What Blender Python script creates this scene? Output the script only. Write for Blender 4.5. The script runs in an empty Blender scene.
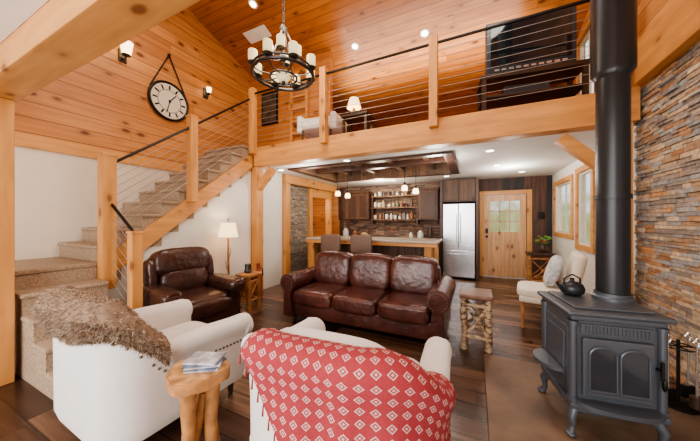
import bpy, bmesh, math, random
from mathutils import Vector, Matrix, Euler
random.seed(7)
S=bpy.context.scene
try: S.view_settings.look='AgX - Medium High Contrast'
except Exception: pass
pi=math.pi
# ------------------------------------------------------------ materials
def newmat(name):
    m=bpy.data.materials.new(name); m.use_nodes=True
    nt=m.node_tree; b=nt.nodes['Principled BSDF']; return m,nt,b
def M(nt,op,a,b=None,c=None):
    n=nt.nodes.new('ShaderNodeMath'); n.operation=op
    for i,x in enumerate((a,b,c)):
        if x is None: continue
        if isinstance(x,(int,float)): n.inputs[i].default_value=x
        else: nt.links.new(x,n.inputs[i])
    return n.outputs[0]
def MIX(nt,f,a,b,mode='MIX'):
    n=nt.nodes.new('ShaderNodeMix'); n.data_type='RGBA'; n.blend_type=mode
    for i,x in ((0,f),(6,a),(7,b)):
        if isinstance(x,(int,float)): n.inputs[i].default_value=x
        elif isinstance(x,tuple): n.inputs[i].default_value=(*x,1)
        else: nt.links.new(x,n.inputs[i])
    return n.outputs[2]
def COMB(nt,*xs):
    n=nt.nodes.new('ShaderNodeCombineXYZ')
    for i,x in enumerate(xs):
        if isinstance(x,(int,float)): n.inputs[i].default_value=x
        else: nt.links.new(x,n.inputs[i])
    return n.outputs[0]
def NOISE(nt,vec,scale,detail=3):
    n=nt.nodes.new('ShaderNodeTexNoise'); n.inputs['Scale'].default_value=scale; n.inputs['Detail'].default_value=detail
    if vec is not None: nt.links.new(vec,n.inputs['Vector'])
    return n.outputs['Fac']
def RANGE(nt,x,a,b,c=0.0,d=1.0):
    n=nt.nodes.new('ShaderNodeMapRange')
    nt.links.new(x,n.inputs[0])
    for i,v in enumerate((a,b,c,d)): n.inputs[i+1].default_value=v
    return n.outputs[0]
def BUMP(nt,bs,h,st=.3,dist=.01):
    n=nt.nodes.new('ShaderNodeBump'); n.inputs['Strength'].default_value=st; n.inputs['Distance'].default_value=dist
    nt.links.new(h,n.inputs['Height']); nt.links.new(n.outputs[0],bs.inputs['Normal'])
def simple(name,col,rough=.6,metal=0,bump=0,bscale=80,var=0,vscale=8,coat=0,sheen=0,emit=0,ecol=None):
    m,nt,b=newmat(name)
    b.inputs['Base Color'].default_value=(*col,1); b.inputs['Roughness'].default_value=rough; b.inputs['Metallic'].default_value=metal
    b.inputs['Coat Weight'].default_value=coat; b.inputs['Sheen Weight'].default_value=sheen
    tc=nt.nodes.new('ShaderNodeTexCoord')
    if var:
        f=NOISE(nt,tc.outputs['Object'],vscale,4)
        c=MIX(nt,RANGE(nt,f,.3,.7),tuple(x*(1-var) for x in col),tuple(min(1,x*(1+var)) for x in col))
        nt.links.new(c,b.inputs['Base Color'])
    if bump: BUMP(nt,b,NOISE(nt,tc.outputs['Object'],bscale,3),bump,.01)
    if emit:
        b.inputs['Emission Color'].default_value=(*(ecol or col),1); b.inputs['Emission Strength'].default_value=emit
    return m
def wood(name,al,ac,width,c1,c2,dark,rough=.5,groove=True,knots=True,length=None,gfreq=22,gdark=.65,var=1.0,gw=.008,ks=1.0):
    m,nt,b=newmat(name)
    g=nt.nodes.new('ShaderNodeNewGeometry'); s=nt.nodes.new('ShaderNodeSeparateXYZ'); nt.links.new(g.outputs['Position'],s.inputs[0])
    P={'x':s.outputs[0],'y':s.outputs[1],'z':s.outputs[2]}
    a=P[al]; c=P[ac]; third=P[[k for k in 'xyz' if k not in (al,ac)][0]]
    q=M(nt,'DIVIDE',c,width); idx=M(nt,'FLOOR',q); fr=M(nt,'FRACT',q)
    seg=0.0; lf=None
    if length:
        wn0=nt.nodes.new('ShaderNodeTexWhiteNoise'); wn0.noise_dimensions='1D'; nt.links.new(idx,wn0.inputs['W'])
        l=M(nt,'DIVIDE',M(nt,'ADD',a,M(nt,'MULTIPLY',wn0.outputs[0],length*5)),length)
        seg=M(nt,'FLOOR',l); lf=M(nt,'FRACT',l)
    wn=nt.nodes.new('ShaderNodeTexWhiteNoise'); nt.links.new(COMB(nt,idx if groove else 0.0,seg,3.0),wn.inputs['Vector'])
    off=M(nt,'MULTIPLY',wn.outputs[0],40.0)
    gv=COMB(nt,M(nt,'ADD',M(nt,'MULTIPLY',a,1.3),off),M(nt,'MULTIPLY',c,gfreq),M(nt,'MULTIPLY',third,gfreq))
    gr=NOISE(nt,gv,1.0,4)
    big=NOISE(nt,g.outputs['Position'],1.1,2)
    f=M(nt,'ADD',M(nt,'MULTIPLY',wn.outputs[0],.75*var),M(nt,'MULTIPLY',big,.3))
    col=MIX(nt,f,c1,c2)
    col=MIX(nt,RANGE(nt,gr,.35,.7,0,.65),col,tuple(x*gdark for x in c2))
    if knots:
        v=nt.nodes.new('ShaderNodeTexVoronoi'); v.voronoi_dimensions='3D'; v.inputs['Scale'].default_value=1
        nt.links.new(COMB(nt,M(nt,'ADD',M(nt,'MULTIPLY',a,2.6),off),M(nt,'MULTIPLY',c,5.0),M(nt,'MULTIPLY',third,5.0)),v.inputs['Vector'])
        halo=RANGE(nt,v.outputs['Distance'],.12*ks,.34*ks,.45,0)
        col=MIX(nt,halo,col,tuple(x*.6 for x in c2))
        k=RANGE(nt,v.outputs['Distance'],.09*ks,.17*ks,.95,0)
        col=MIX(nt,k,col,dark)
    h=gr
    if groove:
        e=M(nt,'MINIMUM',fr,M(nt,'SUBTRACT',1.0,fr))
        k=RANGE(nt,e,0.0,gw/width,1,0)
        col=MIX(nt,M(nt,'MULTIPLY',k,.9),col,dark)
        if lf is not None:
            e2=M(nt,'MINIMUM',lf,M(nt,'SUBTRACT',1.0,lf)); k2=RANGE(nt,e2,0.0,.004/length,.8,0)
            col=MIX(nt,k2,col,dark)
    nt.links.new(col,b.inputs['Base Color']); b.inputs['Roughness'].default_value=rough
    BUMP(nt,b,h,.12,.01)
    return m
PD=(.13,.038,.010)
pine_ceiling=wood('pine_ceiling','x','y',.14,(.72,.31,.095),(.42,.14,.034),PD,.28,length=3.1,gw=.009)
pine_y=wood('pine_wall_y','y','z',.19,(.76,.37,.13),(.52,.205,.06),PD,.45,length=3.7,gw=.009,ks=1.1)
pine_x=wood('pine_wall_x','x','z',.19,(.70,.32,.105),(.48,.175,.048),PD,.45,length=3.7,gw=.009,ks=1.1)
TB1=(.76,.40,.145); TB2=(.60,.265,.078); TD=(.22,.075,.024)
tim={k:wood('timber_'+k,k,o,.4,TB1,TB2,TD,.5,groove=False,gfreq=14,gdark=.7) for k,o in (('x','y'),('y','z'),('z','x'))}
floor_m=wood('floor_planks','x','y',.17,(.26,.145,.09),(.065,.031,.02),(.012,.008,.006),.27,length=1.4,gdark=.45,var=1.3,ks=.7)
barn=wood('barn_wood','z','x',.15,(.18,.075,.043),(.045,.036,.036),(.01,.008,.008),.7,length=1.9,gdark=.5,var=1.3)
cab_m=wood('cabinet_wood','z','x',.30,(.12,.05,.03),(.055,.024,.016),(.012,.006,.005),.4,groove=False)
rust=wood('rustic_boards','y','x',.16,(.29,.155,.08),(.11,.055,.03),(.02,.01,.008),.6)
rustz=wood('rustic_fronts','z','x',.16,(.20,.10,.052),(.075,.038,.022),(.02,.01,.008),.5)
door_m=wood('door_pine','z','x',.25,(.74,.46,.25),(.60,.32,.15),TD,.45,groove=False)
log_m=simple('log_wood',(.40,.19,.07),.55,var=.45,vscale=12,bump=.3,bscale=30)
white=simple('wall_paint',(.76,.72,.66),.7,var=.02)
cream=simple('wall_cream',(.70,.61,.50),.7,var=.02)
ceilw=simple('ceiling_paint',(.80,.78,.75),.8,var=.02)
def birch():
    m,nt,b=newmat('birch_bark'); tc=nt.nodes.new('ShaderNodeTexCoord')
    mp=nt.nodes.new('ShaderNodeMapping'); mp.inputs['Scale'].default_value=(14,14,40); nt.links.new(tc.outputs['Object'],mp.inputs[0])
    f=NOISE(nt,mp.outputs[0],1,3)
    nt.links.new(MIX(nt,RANGE(nt,f,.47,.60),(.58,.44,.28),(.14,.06,.03)),b.inputs['Base Color']); b.inputs['Roughness'].default_value=.6
    return m
birch_m=birch()
def leather(name,c,c2):
    m,nt,b=newmat(name); tc=nt.nodes.new('ShaderNodeTexCoord')
    f=NOISE(nt,tc.outputs['Object'],3.5,4)
    nt.links.new(MIX(nt,RANGE(nt,f,.35,.7),c,c2),b.inputs['Base Color']); b.inputs['Roughness'].default_value=.27
    b.inputs['Specular IOR Level'].default_value=.65
    BUMP(nt,b,NOISE(nt,tc.outputs['Object'],11,6),.5,.03); return m
leather_s=leather('leather_sofa',(.055,.016,.012),(.12,.037,.026))
leather_r=leather('leather_recliner',(.038,.016,.012),(.085,.036,.025))
fabric=simple('chair_linen',(.74,.71,.68),.85,var=.03,bump=.12,bscale=250,sheen=.2)
fabric_y=simple('chair_cream',(.72,.65,.54),.85,var=.03,bump=.15,bscale=250)
carpet=simple('stair_carpet',(.36,.265,.185),.95,var=.35,vscale=70,bump=.3,bscale=160)
iron=simple('stove_iron',(.10,.112,.132),.40,metal=.35,bump=.06,bscale=120)
pipe_m=simple('pipe_black',(.028,.03,.034),.34,metal=.3)
blackm=simple('black_metal',(.02,.018,.016),.4,metal=.6)
bronze=simple('bronze',(.085,.08,.075),.35,metal=.7)
steel=simple('stainless',(.66,.68,.71),.25,metal=.85)
cable=simple('steel_cable',(.42,.40,.38),.4,metal=.6)
glassd=simple('stove_glass',(.03,.035,.045),.12,coat=.5)
tvgrey=simple('tv_grey',(.045,.05,.06),.3,metal=.3)
screen=simple('tv_screen',(.010,.012,.016),.07,coat=.6)
granite=simple('granite',(.50,.42,.33),.3,var=.5,vscale=60)
darkwood=simple('dark_wood',(.05,.026,.016),.4)
red=simple('red_clay',(.32,.06,.03),.4)
nail=simple('nailhead',(.16,.13,.10),.35,metal=.8)
ivory=simple('clock_face',(.70,.64,.52),.6)
shade=simple('lamp_shade',(.85,.66,.42),.8,emit=1.7,ecol=(1,.72,.40))
glow=simple('candle_glass',(.80,.72,.45),.5,emit=.55,ecol=(1,.86,.5))
pglow=simple('pendant_glass',(.9,.75,.5),.5,emit=4,ecol=(1,.75,.42))
lens=simple('downlight_lens',(1,.95,.85),.5,emit=7,ecol=(1,.9,.75))
paper=simple('magazine_paper',(.45,.45,.48),.4,var=.6,vscale=15)
bluep=simple('magazine_cover',(.12,.15,.22),.3,var=.7,vscale=14)
green=simple('plant_green',(.10,.22,.04),.6,var=.4)
hearth_m=simple('hearth_stone',(.15,.095,.06),.55,var=.45,vscale=3,bump=.3,bscale=10)
endgrain=simple('log_end',(.50,.27,.11),.45,var=.45,vscale=18)
win_frame=simple('window_frame',(.62,.55,.45),.5)
pillow_m=simple('pillow_grey',(.50,.51,.53),.9,var=.3,vscale=20)
def attrmat(name,rough=.75,lo=.65,hi=1.15):
    m,nt,b=newmat(name); a=nt.nodes.new('ShaderNodeAttribute'); a.attribute_name='Col'
    tc=nt.nodes.new('ShaderNodeTexCoord'); f=NOISE(nt,tc.outputs['Object'],25,4)
    nt.links.new(MIX(nt,1.0,a.outputs['Color'],MIX(nt,RANGE(nt,f,.3,.7),(lo,lo,lo),(hi,hi,hi)),'MULTIPLY'),b.inputs['Base Color'])
    b.inputs['Roughness'].default_value=rough; BUMP(nt,b,f,.5,.01); return m
stone_m=attrmat('ledger_stone'); many_m=attrmat('assorted_goods',.3); fur_m=attrmat('fur',.95)
def glassmat():
    m,nt,b=newmat('window_glass')
    out=nt.nodes['Material Output']; t=nt.nodes.new('ShaderNodeBsdfTransparent'); gl=nt.nodes.new('ShaderNodeBsdfGlossy'); gl.inputs['Roughness'].default_value=.02
    mx=nt.nodes.new('ShaderNodeMixShader'); mx.inputs[0].default_value=.08
    nt.links.new(t.outputs[0],mx.inputs[1]); nt.links.new(gl.outputs[0],mx.inputs[2]); nt.links.new(mx.outputs[0],out.inputs['Surface']); return m
glass=glassmat()
def throwmat():
    m,nt,b=newmat('red_woven_throw'); uv=nt.nodes.new('ShaderNodeUVMap'); s=nt.nodes.new('ShaderNodeSeparateXYZ'); nt.links.new(uv.outputs[0],s.inputs[0])
    k=19.0
    u=M(nt,'ABSOLUTE',M(nt,'SUBTRACT',M(nt,'FRACT',M(nt,'MULTIPLY',s.outputs[0],k)),.5))
    v=M(nt,'ABSOLUTE',M(nt,'SUBTRACT',M(nt,'FRACT',M(nt,'MULTIPLY',s.outputs[1],k)),.5))
    d=M(nt,'ADD',u,v)
    a1=M(nt,'LESS_THAN',d,.12)
    a2=M(nt,'MULTIPLY',M(nt,'GREATER_THAN',d,.24),M(nt,'LESS_THAN',d,.36))
    w=M(nt,'MINIMUM',M(nt,'ADD',a1,a2),1.0)
    nt.links.new(MIX(nt,M(nt,'MULTIPLY',w,.75),(.36,.045,.055),(.70,.52,.49)),b.inputs['Base Color']); b.inputs['Roughness'].default_value=.95
    tc=nt.nodes.new('ShaderNodeTexCoord'); BUMP(nt,b,NOISE(nt,tc.outputs['Object'],160,2),.4,.01)
    return m
throw_m=throwmat()
# ------------------------------------------------------------ geometry builder
class G:
    def __init__(s): s.v=[];s.f=[];s.m=[];s.mats=[];s.c=[];s.uv={}
    def add(s,vs,fs,mat,col=None,X=None):
        o=len(s.v)
        s.v+= [tuple(X@Vector(p)) if X else tuple(p) for p in vs]
        if mat not in s.mats: s.mats.append(mat)
        mi=s.mats.index(mat)
        for f in fs: s.f.append(tuple(i+o for i in f)); s.m.append(mi); s.c.append(col or (1,1,1))
        return o
    def box(s,lo,hi,mat,b=0,rot=None,seg=2,col=None):
        c=[(lo[i]+hi[i])/2 for i in range(3)]; d=[abs(hi[i]-lo[i]) for i in range(3)]
        X=Matrix.Translation(c)@(Euler(rot).to_matrix().to_4x4() if rot else Matrix())
        if b<=0:
            vs=[(x*d[0]/2,y*d[1]/2,z*d[2]/2) for x in(-1,1) for y in(-1,1) for z in(-1,1)]
            fs=[(0,1,3,2),(4,6,7,5),(0,4,5,1),(2,3,7,6),(0,2,6,4),(1,5,7,3)]
            s.add(vs,fs,mat,col,X); return
        bm=bmesh.new(); bmesh.ops.create_cube(bm,size=1)
        for v in bm.verts: v.co=Vector([v.co[i]*d[i] for i in range(3)])
        bmesh.ops.bevel(bm,geom=bm.edges[:],offset=min(b,min(d)*.49),segments=seg,profile=.5,affect='EDGES')
        bm.verts.index_update()
        s.add([v.co[:] for v in bm.verts],[[v.index for v in f.verts] for f in bm.faces],mat,col,X); bm.free()
    def cyl(s,p0,p1,r,mat,r2=None,n=16,col=None):
        p0=Vector(p0);p1=Vector(p1); r2=r if r2 is None else r2
        q=(p1-p0).to_track_quat('Z','Y').to_matrix()
        vs=[];
        for p,rr in((p0,r),(p1,r2)):
            for i in range(n):
                a=2*pi*i/n; vs.append(p+q@Vector((rr*math.cos(a),rr*math.sin(a),0)))
        fs=[(i,(i+1)%n,n+(i+1)%n,n+i) for i in range(n)]+[tuple(range(n))[::-1],tuple(range(n,2*n))]
        s.add(vs,fs,mat,col)
    def tube(s,pts,r,mat,n=8,closed=False):
        pts=[Vector(p) for p in pts]; N=len(pts); vs=[];up=Vector((0,0,1))
        rr=r if isinstance(r,(list,tuple)) else [r]*N
        prev=None
        for i,p in enumerate(pts):
            if closed: t=(pts[(i+1)%N]-pts[i-1]).normalized()
            else: t=(pts[min(i+1,N-1)]-pts[max(i-1,0)]).normalized()
            if prev is None:
                a=up if abs(t.z)<.9 else Vector((1,0,0)); x=t.cross(a).normalized()
            else: x=(prev-t*prev.dot(t)).normalized()
            prev=x; y=t.cross(x)
            for k in range(n):
                an=2*pi*k/n; vs.append(p+x*rr[i]*math.cos(an)+y*rr[i]*math.sin(an))
        fs=[]
        for i in range(N if closed else N-1):
            j=(i+1)%N
            for k in range(n): fs.append((i*n+k,i*n+(k+1)%n,j*n+(k+1)%n,j*n+k))
        if not closed: fs+=[tuple(range(n))[::-1],tuple(range((N-1)*n,N*n))]
        s.add(vs,fs,mat)
    def sq(s,c,size,mat,e1=.5,e2=.5,rot=None,n=20,col=None):
        def sp(w,e): return math.copysign(abs(w)**e,w)
        vs=[];
        for i in range(n+1):
            ph=-pi/2+pi*i/n
            for j in range(2*n):
                th=2*pi*j/(2*n)
                vs.append((size[0]/2*sp(math.cos(ph),e1)*sp(math.cos(th),e2),size[1]/2*sp(math.cos(ph),e1)*sp(math.sin(th),e2),size[2]/2*sp(math.sin(ph),e1)))
        W=2*n; fs=[(i*W+j,i*W+(j+1)%W,(i+1)*W+(j+1)%W,(i+1)*W+j) for i in range(n) for j in range(W)]
        X=Matrix.Translation(c)@(Euler(rot).to_matrix().to_4x4() if rot else Matrix())
        s.add(vs,fs,mat,col,X)
    def lathe(s,prof,c,mat,n=24,col=None,X=None):
        vs=[];
        for r,z in prof:
            for i in range(n):
                a=2*pi*i/n; vs.append((c[0]+r*math.cos(a),c[1]+r*math.sin(a),c[2]+z))
        fs=[(i*n+j,i*n+(j+1)%n,(i+1)*n+(j+1)%n,(i+1)*n+j) for i in range(len(prof)-1) for j in range(n)]
        if prof[0][0]>1e-4: fs.append(tuple(range(n))[::-1])
        if prof[-1][0]>1e-4: fs.append(tuple(range((len(prof)-1)*n,len(prof)*n)))
        s.add(vs,fs,mat,col,X)
    def prism(s,pts,ax,c0,c1,mat,X=None):
        n=len(pts)
        def mk(p,c): return {'x':(c,p[0],p[1]),'y':(p[0],c,p[1]),'z':(p[0],p[1],c)}[ax]
        vs=[mk(p,c0) for p in pts]+[mk(p,c1) for p in pts]
        fs=[tuple(range(n)),tuple(range(n,2*n))[::-1]]+[(i,(i+1)%n,n+(i+1)%n,n+i) for i in range(n)]
        s.add(vs,fs,mat,None,X)
    def make(s,name,loc=(0,0,0),rz=0,center=True,wn=True):
        me=bpy.data.meshes.new(name)
        if center and loc==(0,0,0) and rz==0:
            mn=[min(v[i] for v in s.v) for i in range(3)];mx=[max(v[i] for v in s.v) for i in range(3)]
            loc=((mn[0]+mx[0])/2,(mn[1]+mx[1])/2,mn[2]); s.v=[(v[0]-loc[0],v[1]-loc[1],v[2]-loc[2]) for v in s.v]
        me.from_pydata(s.v,[],s.f)
        for m in s.mats: me.materials.append(m)
        me.polygons.foreach_set('material_index',s.m)
        if any(c!=(1,1,1) for c in s.c):
            ca=me.color_attributes.new('Col','FLOAT_COLOR','CORNER')
            for p in me.polygons:
                for li in p.loop_indices: ca.data[li].color=(*s.c[p.index],1)
        if s.uv:
            ul=me.uv_layers.new(name='UVMap')
            for l in me.loops: ul.data[l.index].uv=s.uv.get(l.vertex_index,(0,0))
        bm=bmesh.new(); bm.from_mesh(me); bmesh.ops.recalc_face_normals(bm,faces=bm.faces[:]); bm.to_mesh(me); bm.free()
        me.polygons.foreach_set('use_smooth',[True]*len(me.polygons))
        me.set_sharp_from_angle(angle=math.radians(42))
        o=bpy.data.objects.new(name,me); o.location=loc; o.rotation_euler=(0,0,rz); S.collection.objects.link(o)
        if wn:
            w=o.modifiers.new('wn','WEIGHTED_NORMAL'); w.keep_sharp=True
        return o
def B(name,lo,hi,mat,b=0,**k):
    g=G(); g.box(lo,hi,mat,b); return g.make(name)
def wallholes(g,ax,c0,c1,ar,zr,holes,mat):
    As=sorted({ar[0],ar[1],*[h[0] for h in holes],*[h[1] for h in holes]}); Zs=sorted({zr[0],zr[1],*[h[2] for h in holes],*[h[3] for h in holes]})
    for i in range(len(As)-1):
        for j in range(len(Zs)-1):
            a=(As[i]+As[i+1])/2; z=(Zs[j]+Zs[j+1])/2
            if any(h[0]<a<h[1] and h[2]<z<h[3] for h in holes): continue
            if ax=='x': g.box((c0,As[i],Zs[j]),(c1,As[i+1],Zs[j+1]),mat)
            else: g.box((As[i],c0,Zs[j]),(As[i+1],c1,Zs[j+1]),mat)
XL=-4.9; XR=1.6; YB=7.4; YF=-2.5; ZC=2.44; ZL=2.8
def zr(y): return 5.59-.33*abs(y-2.6)
# ------------------------------------------------------------ shell
B('floor',(XL-.1,YF-.1,-.1),(XR+.1,YB+.1,0),floor_m)
B('hearth',(.08,.6,.0),(XR-.06,3.05,.025),hearth_m,.005)
g=G(); g.prism([(YF-.1,zr(YF-.1)),(2.6,zr(2.6)),(YB+.1,zr(YB+.1)),(YB+.1,zr(YB+.1)+.12),(2.6,zr(2.6)+.12),(YF-.1,zr(YF-.1)+.12)],'x',XL-.1,XR+.1,pine_ceiling); g.make('ceiling_vault')
g=G(); g.box((XL-.1,YF,0),(XL,YB,2.38),cream)
g.prism([(YF,2.38),(YB,2.38),(YB,zr(YB)),(2.6,zr(2.6)),(YF,zr(YF))],'x',XL-.1,XL,pine_y); g.make('wall_left')
B('trim_1',(XL,.0,2.28),(XL+.03,3.6,2.45),tim['y'],.004)
g=G(); g.box((-3.9,YB,0),(-.75,YB+.1,ZC),cab_m)
dx0,dx1=.204,1.11
wallholes(g,'y',YB,YB+.1,(-.75,XR+.1),(0,ZC),[(dx0,dx1,0,2.03)],barn)
g.box((XL-.1,YB,0),(-3.9,YB+.1,ZC),pine_x)
g.box((XL-.1,YB,ZC),(XR+.1,YB+.1,zr(YB)),pine_x); g.make('wall_back')
g=G(); wins=[(6.05,7.1,1.15,2.15),(5.13,5.72,1.0,2.2)]
wallholes(g,'x',XR,XR+.1,(3.95,YB),(0,ZL),wins,white)
g.box((XR+.01,YF,0),(XR+.1,3.95,ZL),white)
g.box((XR,YF,ZL),(XR+.1,YB,3.2),pine_y)
g.prism([(YF,3.2),(5.0,3.2),(5.0,zr(5)),(2.6,zr(2.6)),(YF,zr(YF))],'x',XR,XR+.1,pine_y)
g.prism([(5.75,3.2),(YB,3.2),(YB,zr(YB)),(5.75,zr(5.75))],'x',XR,XR+.1,pine_y)
g.prism([(5,4.4),(5.75,4.4),(5.75,zr(5.75)),(5,zr(5))],'x',XR,XR+.1,pine_y); g.make('wall_right')
g=G(); fh=[(-4.3,-2.9,.5,2.3),(-2.2,-1.0,.2,3.3),(-.8,.4,.2,3.3)]
wallholes(g,'y',YF-.1,YF,(XL-.1,XR+.1),(0,zr(YF)),fh,pine_x); g.make('wall_front')
def window(name,ax,c,h,fm,mull=1,dep=.1,trim=.09,side=-1):
    g=G(); a0,a1,z0,z1=h
    def bx(a,b,z,zz,c0,c1,m):
        if ax=='x': g.box((c0,a,z),(c1,b,zz),m,.004)
        else: g.box((a,c0,z),(b,c1,zz),m,.004)
    f=.035
    t0,t1=(c-.03,c-.002) if side<0 else (c+.002,c+.03)
    for (a,b,z,zz) in ((a0-trim,a1+trim,z1,z1+trim),(a0-trim,a1+trim,z0-trim,z0),(a0-trim,a0,z0,z1),(a1,a1+trim,z0,z1)): bx(a,b,z,zz,t0,t1,fm)
    d0,d1=(c+.02,c+.07) if side<0 else (c-.07,c-.02)
    for (a,b,z,zz) in ((a0,a1,z1-f,z1),(a0,a1,z0,z0+f),(a0,a0+f,z0+f,z1-f),(a1-f,a1,z0+f,z1-f)): bx(a,b,z,zz,d0,d1,win_frame)
    for i in range(mull):
        a=a0+(a1-a0)*(i+1)/(mull+1); bx(a-.015,a+.015,z0+f,z1-f,d0+.01,d1-.01,win_frame)
    m=(d0+d1)/2
    bx(a0+f,a1-f,z0+f,z1-f,m-.003,m+.003,glass)
    return g.make(name)
window('window_1','x',XR,wins[0],tim['y'],1)
window('window_2','x',XR,wins[1],tim['y'],0)
window('window_3','x',XR,(5.0,5.75,3.2,4.4),tim['y'],1)
for i,h in enumerate(fh): window('window_%d'%(i+4),'y',YF,h,tim['x'],1,side=1)
def ledger(g,ax,c,dirn,a0,a1,z0,z1,pal):
    z=z0
    while z<z1-.005:
        h=min(random.uniform(.024,.044),z1-z); a=a0
        while a<a1-.005:
            l=min(random.uniform(.08,.28),a1-a)
            if a1-a-l<.04: l=a1-a
            p=random.uniform(.012,.038); col=random.choice(pal); k=random.uniform(.8,1.25); col=tuple(x*k for x in col)
            c0,c1=sorted((c,c+dirn*p))
            if ax=='x': g.box((c0,a+.001,z+.001),(c1,a+l-.001,z+h-.001),stone_m,.003,seg=1,col=col)
            else: g.box((a+.001,c0,z+.001),(a+l-.001,c1,z+h-.001),stone_m,.003,seg=1,col=col)
            a+=l
        z+=h
pal=[(.40,.25,.15),(.47,.35,.24),(.32,.27,.23),(.36,.34,.32),(.56,.44,.31),(.28,.23,.20),(.45,.24,.12),(.33,.33,.33),(.50,.38,.26)]
g=G(); ledger(g,'x',XR+.005,-1,1.6,3.93,0.0,ZL-.005,pal); g.make('wall_stone',wn=False)
B('trim_2',(XR-.12,YF+.05,ZL),(XR,3.7,3.22),tim['y'],.008)
# loft structure
g=G(); tx0,tx1,ty0,ty1=-3.25,-.42,4.3,6.0
for lo,hi in (((-3.98,3.94),(XR,ty0)),((-3.98,ty1),(XR,YB)),((-3.98,ty0),(tx0,ty1)),((tx1,ty0),(XR,ty1))):
    g.box((lo[0],lo[1],ZC),(hi[0],hi[1],ZC+.05),ceilw)
g.make('ceiling_kitchen')
g=G(); g.box((-3.98,3.94,ZL-.08),(XR,YB,ZL),pine_ceiling); g.box((XL,3.74,ZL-.3),(-3.99,YB,ZL),carpet); g.make('floor_loft')
g=G()
g.box((tx0,ty0,ZC+.2),(tx1,ty1,ZC+.24),rust)
for lo,hi in (((tx0-.12,ty0-.12),(tx1+.12,ty0)),((tx0-.12,ty1),(tx1+.12,ty1+.12)),((tx0-.12,ty0),(tx0,ty1)),((tx1,ty0),(tx1+.12,ty1))):
    g.box((lo[0],lo[1],ZC-.035),(hi[0],hi[1],ZC-.001),cab_m)
for lo,hi in (((tx0,ty0),(tx1,ty0+.03)),((tx0,ty1-.03),(tx1,ty1)),((tx0,ty0),(tx0+.03,ty1)),((tx1-.03,ty0),(tx1,ty1))):
    g.box((lo[0],lo[1],ZC-.03),(hi[0],hi[1],ZC+.2),rust)
for i in range(4):
    x=tx0+.35+i*.68; g.box((x,ty0+.03,ZC+.08),(x+.10,ty1-.03,ZC+.2),rust,.01)
g.box((tx0+.03,ty0+.7,ZC+.02),(tx1-.03,ty0+.84,ZC+.12),cab_m,.01)
g.make('tray_ceiling')
g=G(); g.box((-3.84,3.74,ZC),(XR-.05,3.935,ZL),tim['x'],.01); g.make('beam_loft')
def brace(g,p0,p1,w,mat):
    p0=Vector(p0);p1=Vector(p1);d=p1-p0;L=d.length;c=(p0+p1)/2
    q=d.to_track_quat('X','Z').to_euler(); h=L/2
    g.box((c.x-h,c.y-w/2,c.z-w/2),(c.x+h,c.y+w/2,c.z+w/2),mat,.006,rot=q)
g=G(); g.box((-3.97,3.75,0),(-3.76,3.925,ZC-.005),tim['z'],.01); brace(g,(-3.80,3.83,2.02),(-3.44,3.83,2.36),.12,tim['x']); g.make('post_loft')
g=G(); g.box((1.31,3.75,0),(1.5,3.925,ZC-.005),tim['z'],.01); brace(g,(.90,3.84,2.37),(1.36,3.84,1.92),.12,tim['x']); g.make('post_loft.001')
g=G(); g.box((-3.98,4.63,0),(-3.78,4.79,2.235),tim['z'],.01); g.make('post_kitchen')
g=G(); g.box((-3.98,4.63,2.24),(-3.78,6.98,ZC-.005),tim['y'],.01); g.make('beam_kitchen')
g=G(); g.box((-3.80,.62,0),(-3.60,.80,ZC-.002),tim['z'],.01); g.make('post_entry')
g=G(); g.box((XL,.60,ZC),(XR,.82,2.64),tim['x'],.01); g.make('beam_entry')
B('ceiling_entry',(XL,YF,2.64),(-1.6,.60,2.70),ceilw)
B('wall_hall_side',(-3.98,3.93,0),(-3.88,4.62,ZC-.001),white)
nos=lambda y:1.117+.77*(y-1.45)
g=G(); g.box((-3.98,4.80,0),(-3.92,5.62,2.23),darkwood); ledger(g,'x',-3.92,1,4.80,5.62,0,2.23,[(.34,.27,.2),(.28,.25,.22),(.42,.33,.25),(.25,.2,.17)]); 
g.box((-3.98,5.62,0),(-3.82,5.72,2.23),tim['z'],.006); g.box((-3.98,6.66,0),(-3.82,6.76,2.23),tim['z'],.006)
g.box((-3.98,5.72,2.02),(-3.83,6.66,2.23),tim['y'],.006); g.make('wall_kitchen_left')
B('wall_hall',(XL,4.55,0),(-3.99,4.61,2.49),pine_x)
g=G(); g.box((XL,4.66,ZL),(-2.67,4.76,4.6),pine_x); g.prism([(XL,4.6),(-2.67,4.6),(-2.67,zr(4.71)-.01),(XL,zr(4.71)-.01)],'y',4.66,4.76,pine_x); g.make('wall_loft')
# stairs
g=G()
for i in range(10):
    y=1.45+i*.2285; z=.93+.187*(i+1)
    g.box((XL+.005,y-.02,z-.045),(-3.855,y+.2285,z),carpet,.015)
    g.box((XL+.006+i*.0001,y,z-.44),(-3.885,y+.2285-.0005,z-.046),carpet)
g.prism([(1.5,nos(1.5)-.19),(3.73,nos(3.73)-.19),(3.73,nos(3.73)-.45),(1.5,nos(1.5)-.45)],'x',-3.884,-3.845,tim['y'])
g.prism([(1.50,0),(3.735,0),(3.735,nos(3.735)-.42),(1.50,nos(1.5)-.42)],'x',-3.96,-3.90,white)
g.box((XL+.005,.2,0),(-3.9,1.44,.88),cream); g.box((XL+.005,.2,.88),(-3.86,1.448,.93),carpet,.015)
for i in range(4):
    x0=-3.88+.26*i; x=x0+.26; z=.93-.186*(i+1)
    g.box((x0-.001 if i else -3.899,.845,0),(x-.001,1.445,z-.046),carpet); g.box((x0+.002,.83,z-.045),(x+.025,1.45,z),carpet,.018)
g.box((-3.899,.845,.60),(-3.872,1.445,.879),carpet)
g.make('staircase')
g=G()
def post(x,y,z0,z1,w=.055): g.box((x-w,y-w,z0),(x+w,y+w,z1),tim['z'],.006); g.box((x-w-.008,y-w-.008,z1-.03),(x+w+.008,y+w+.008,z1),tim['z'],.006)
post(-3.80,1.51,0.62,2.16,.065)
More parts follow.
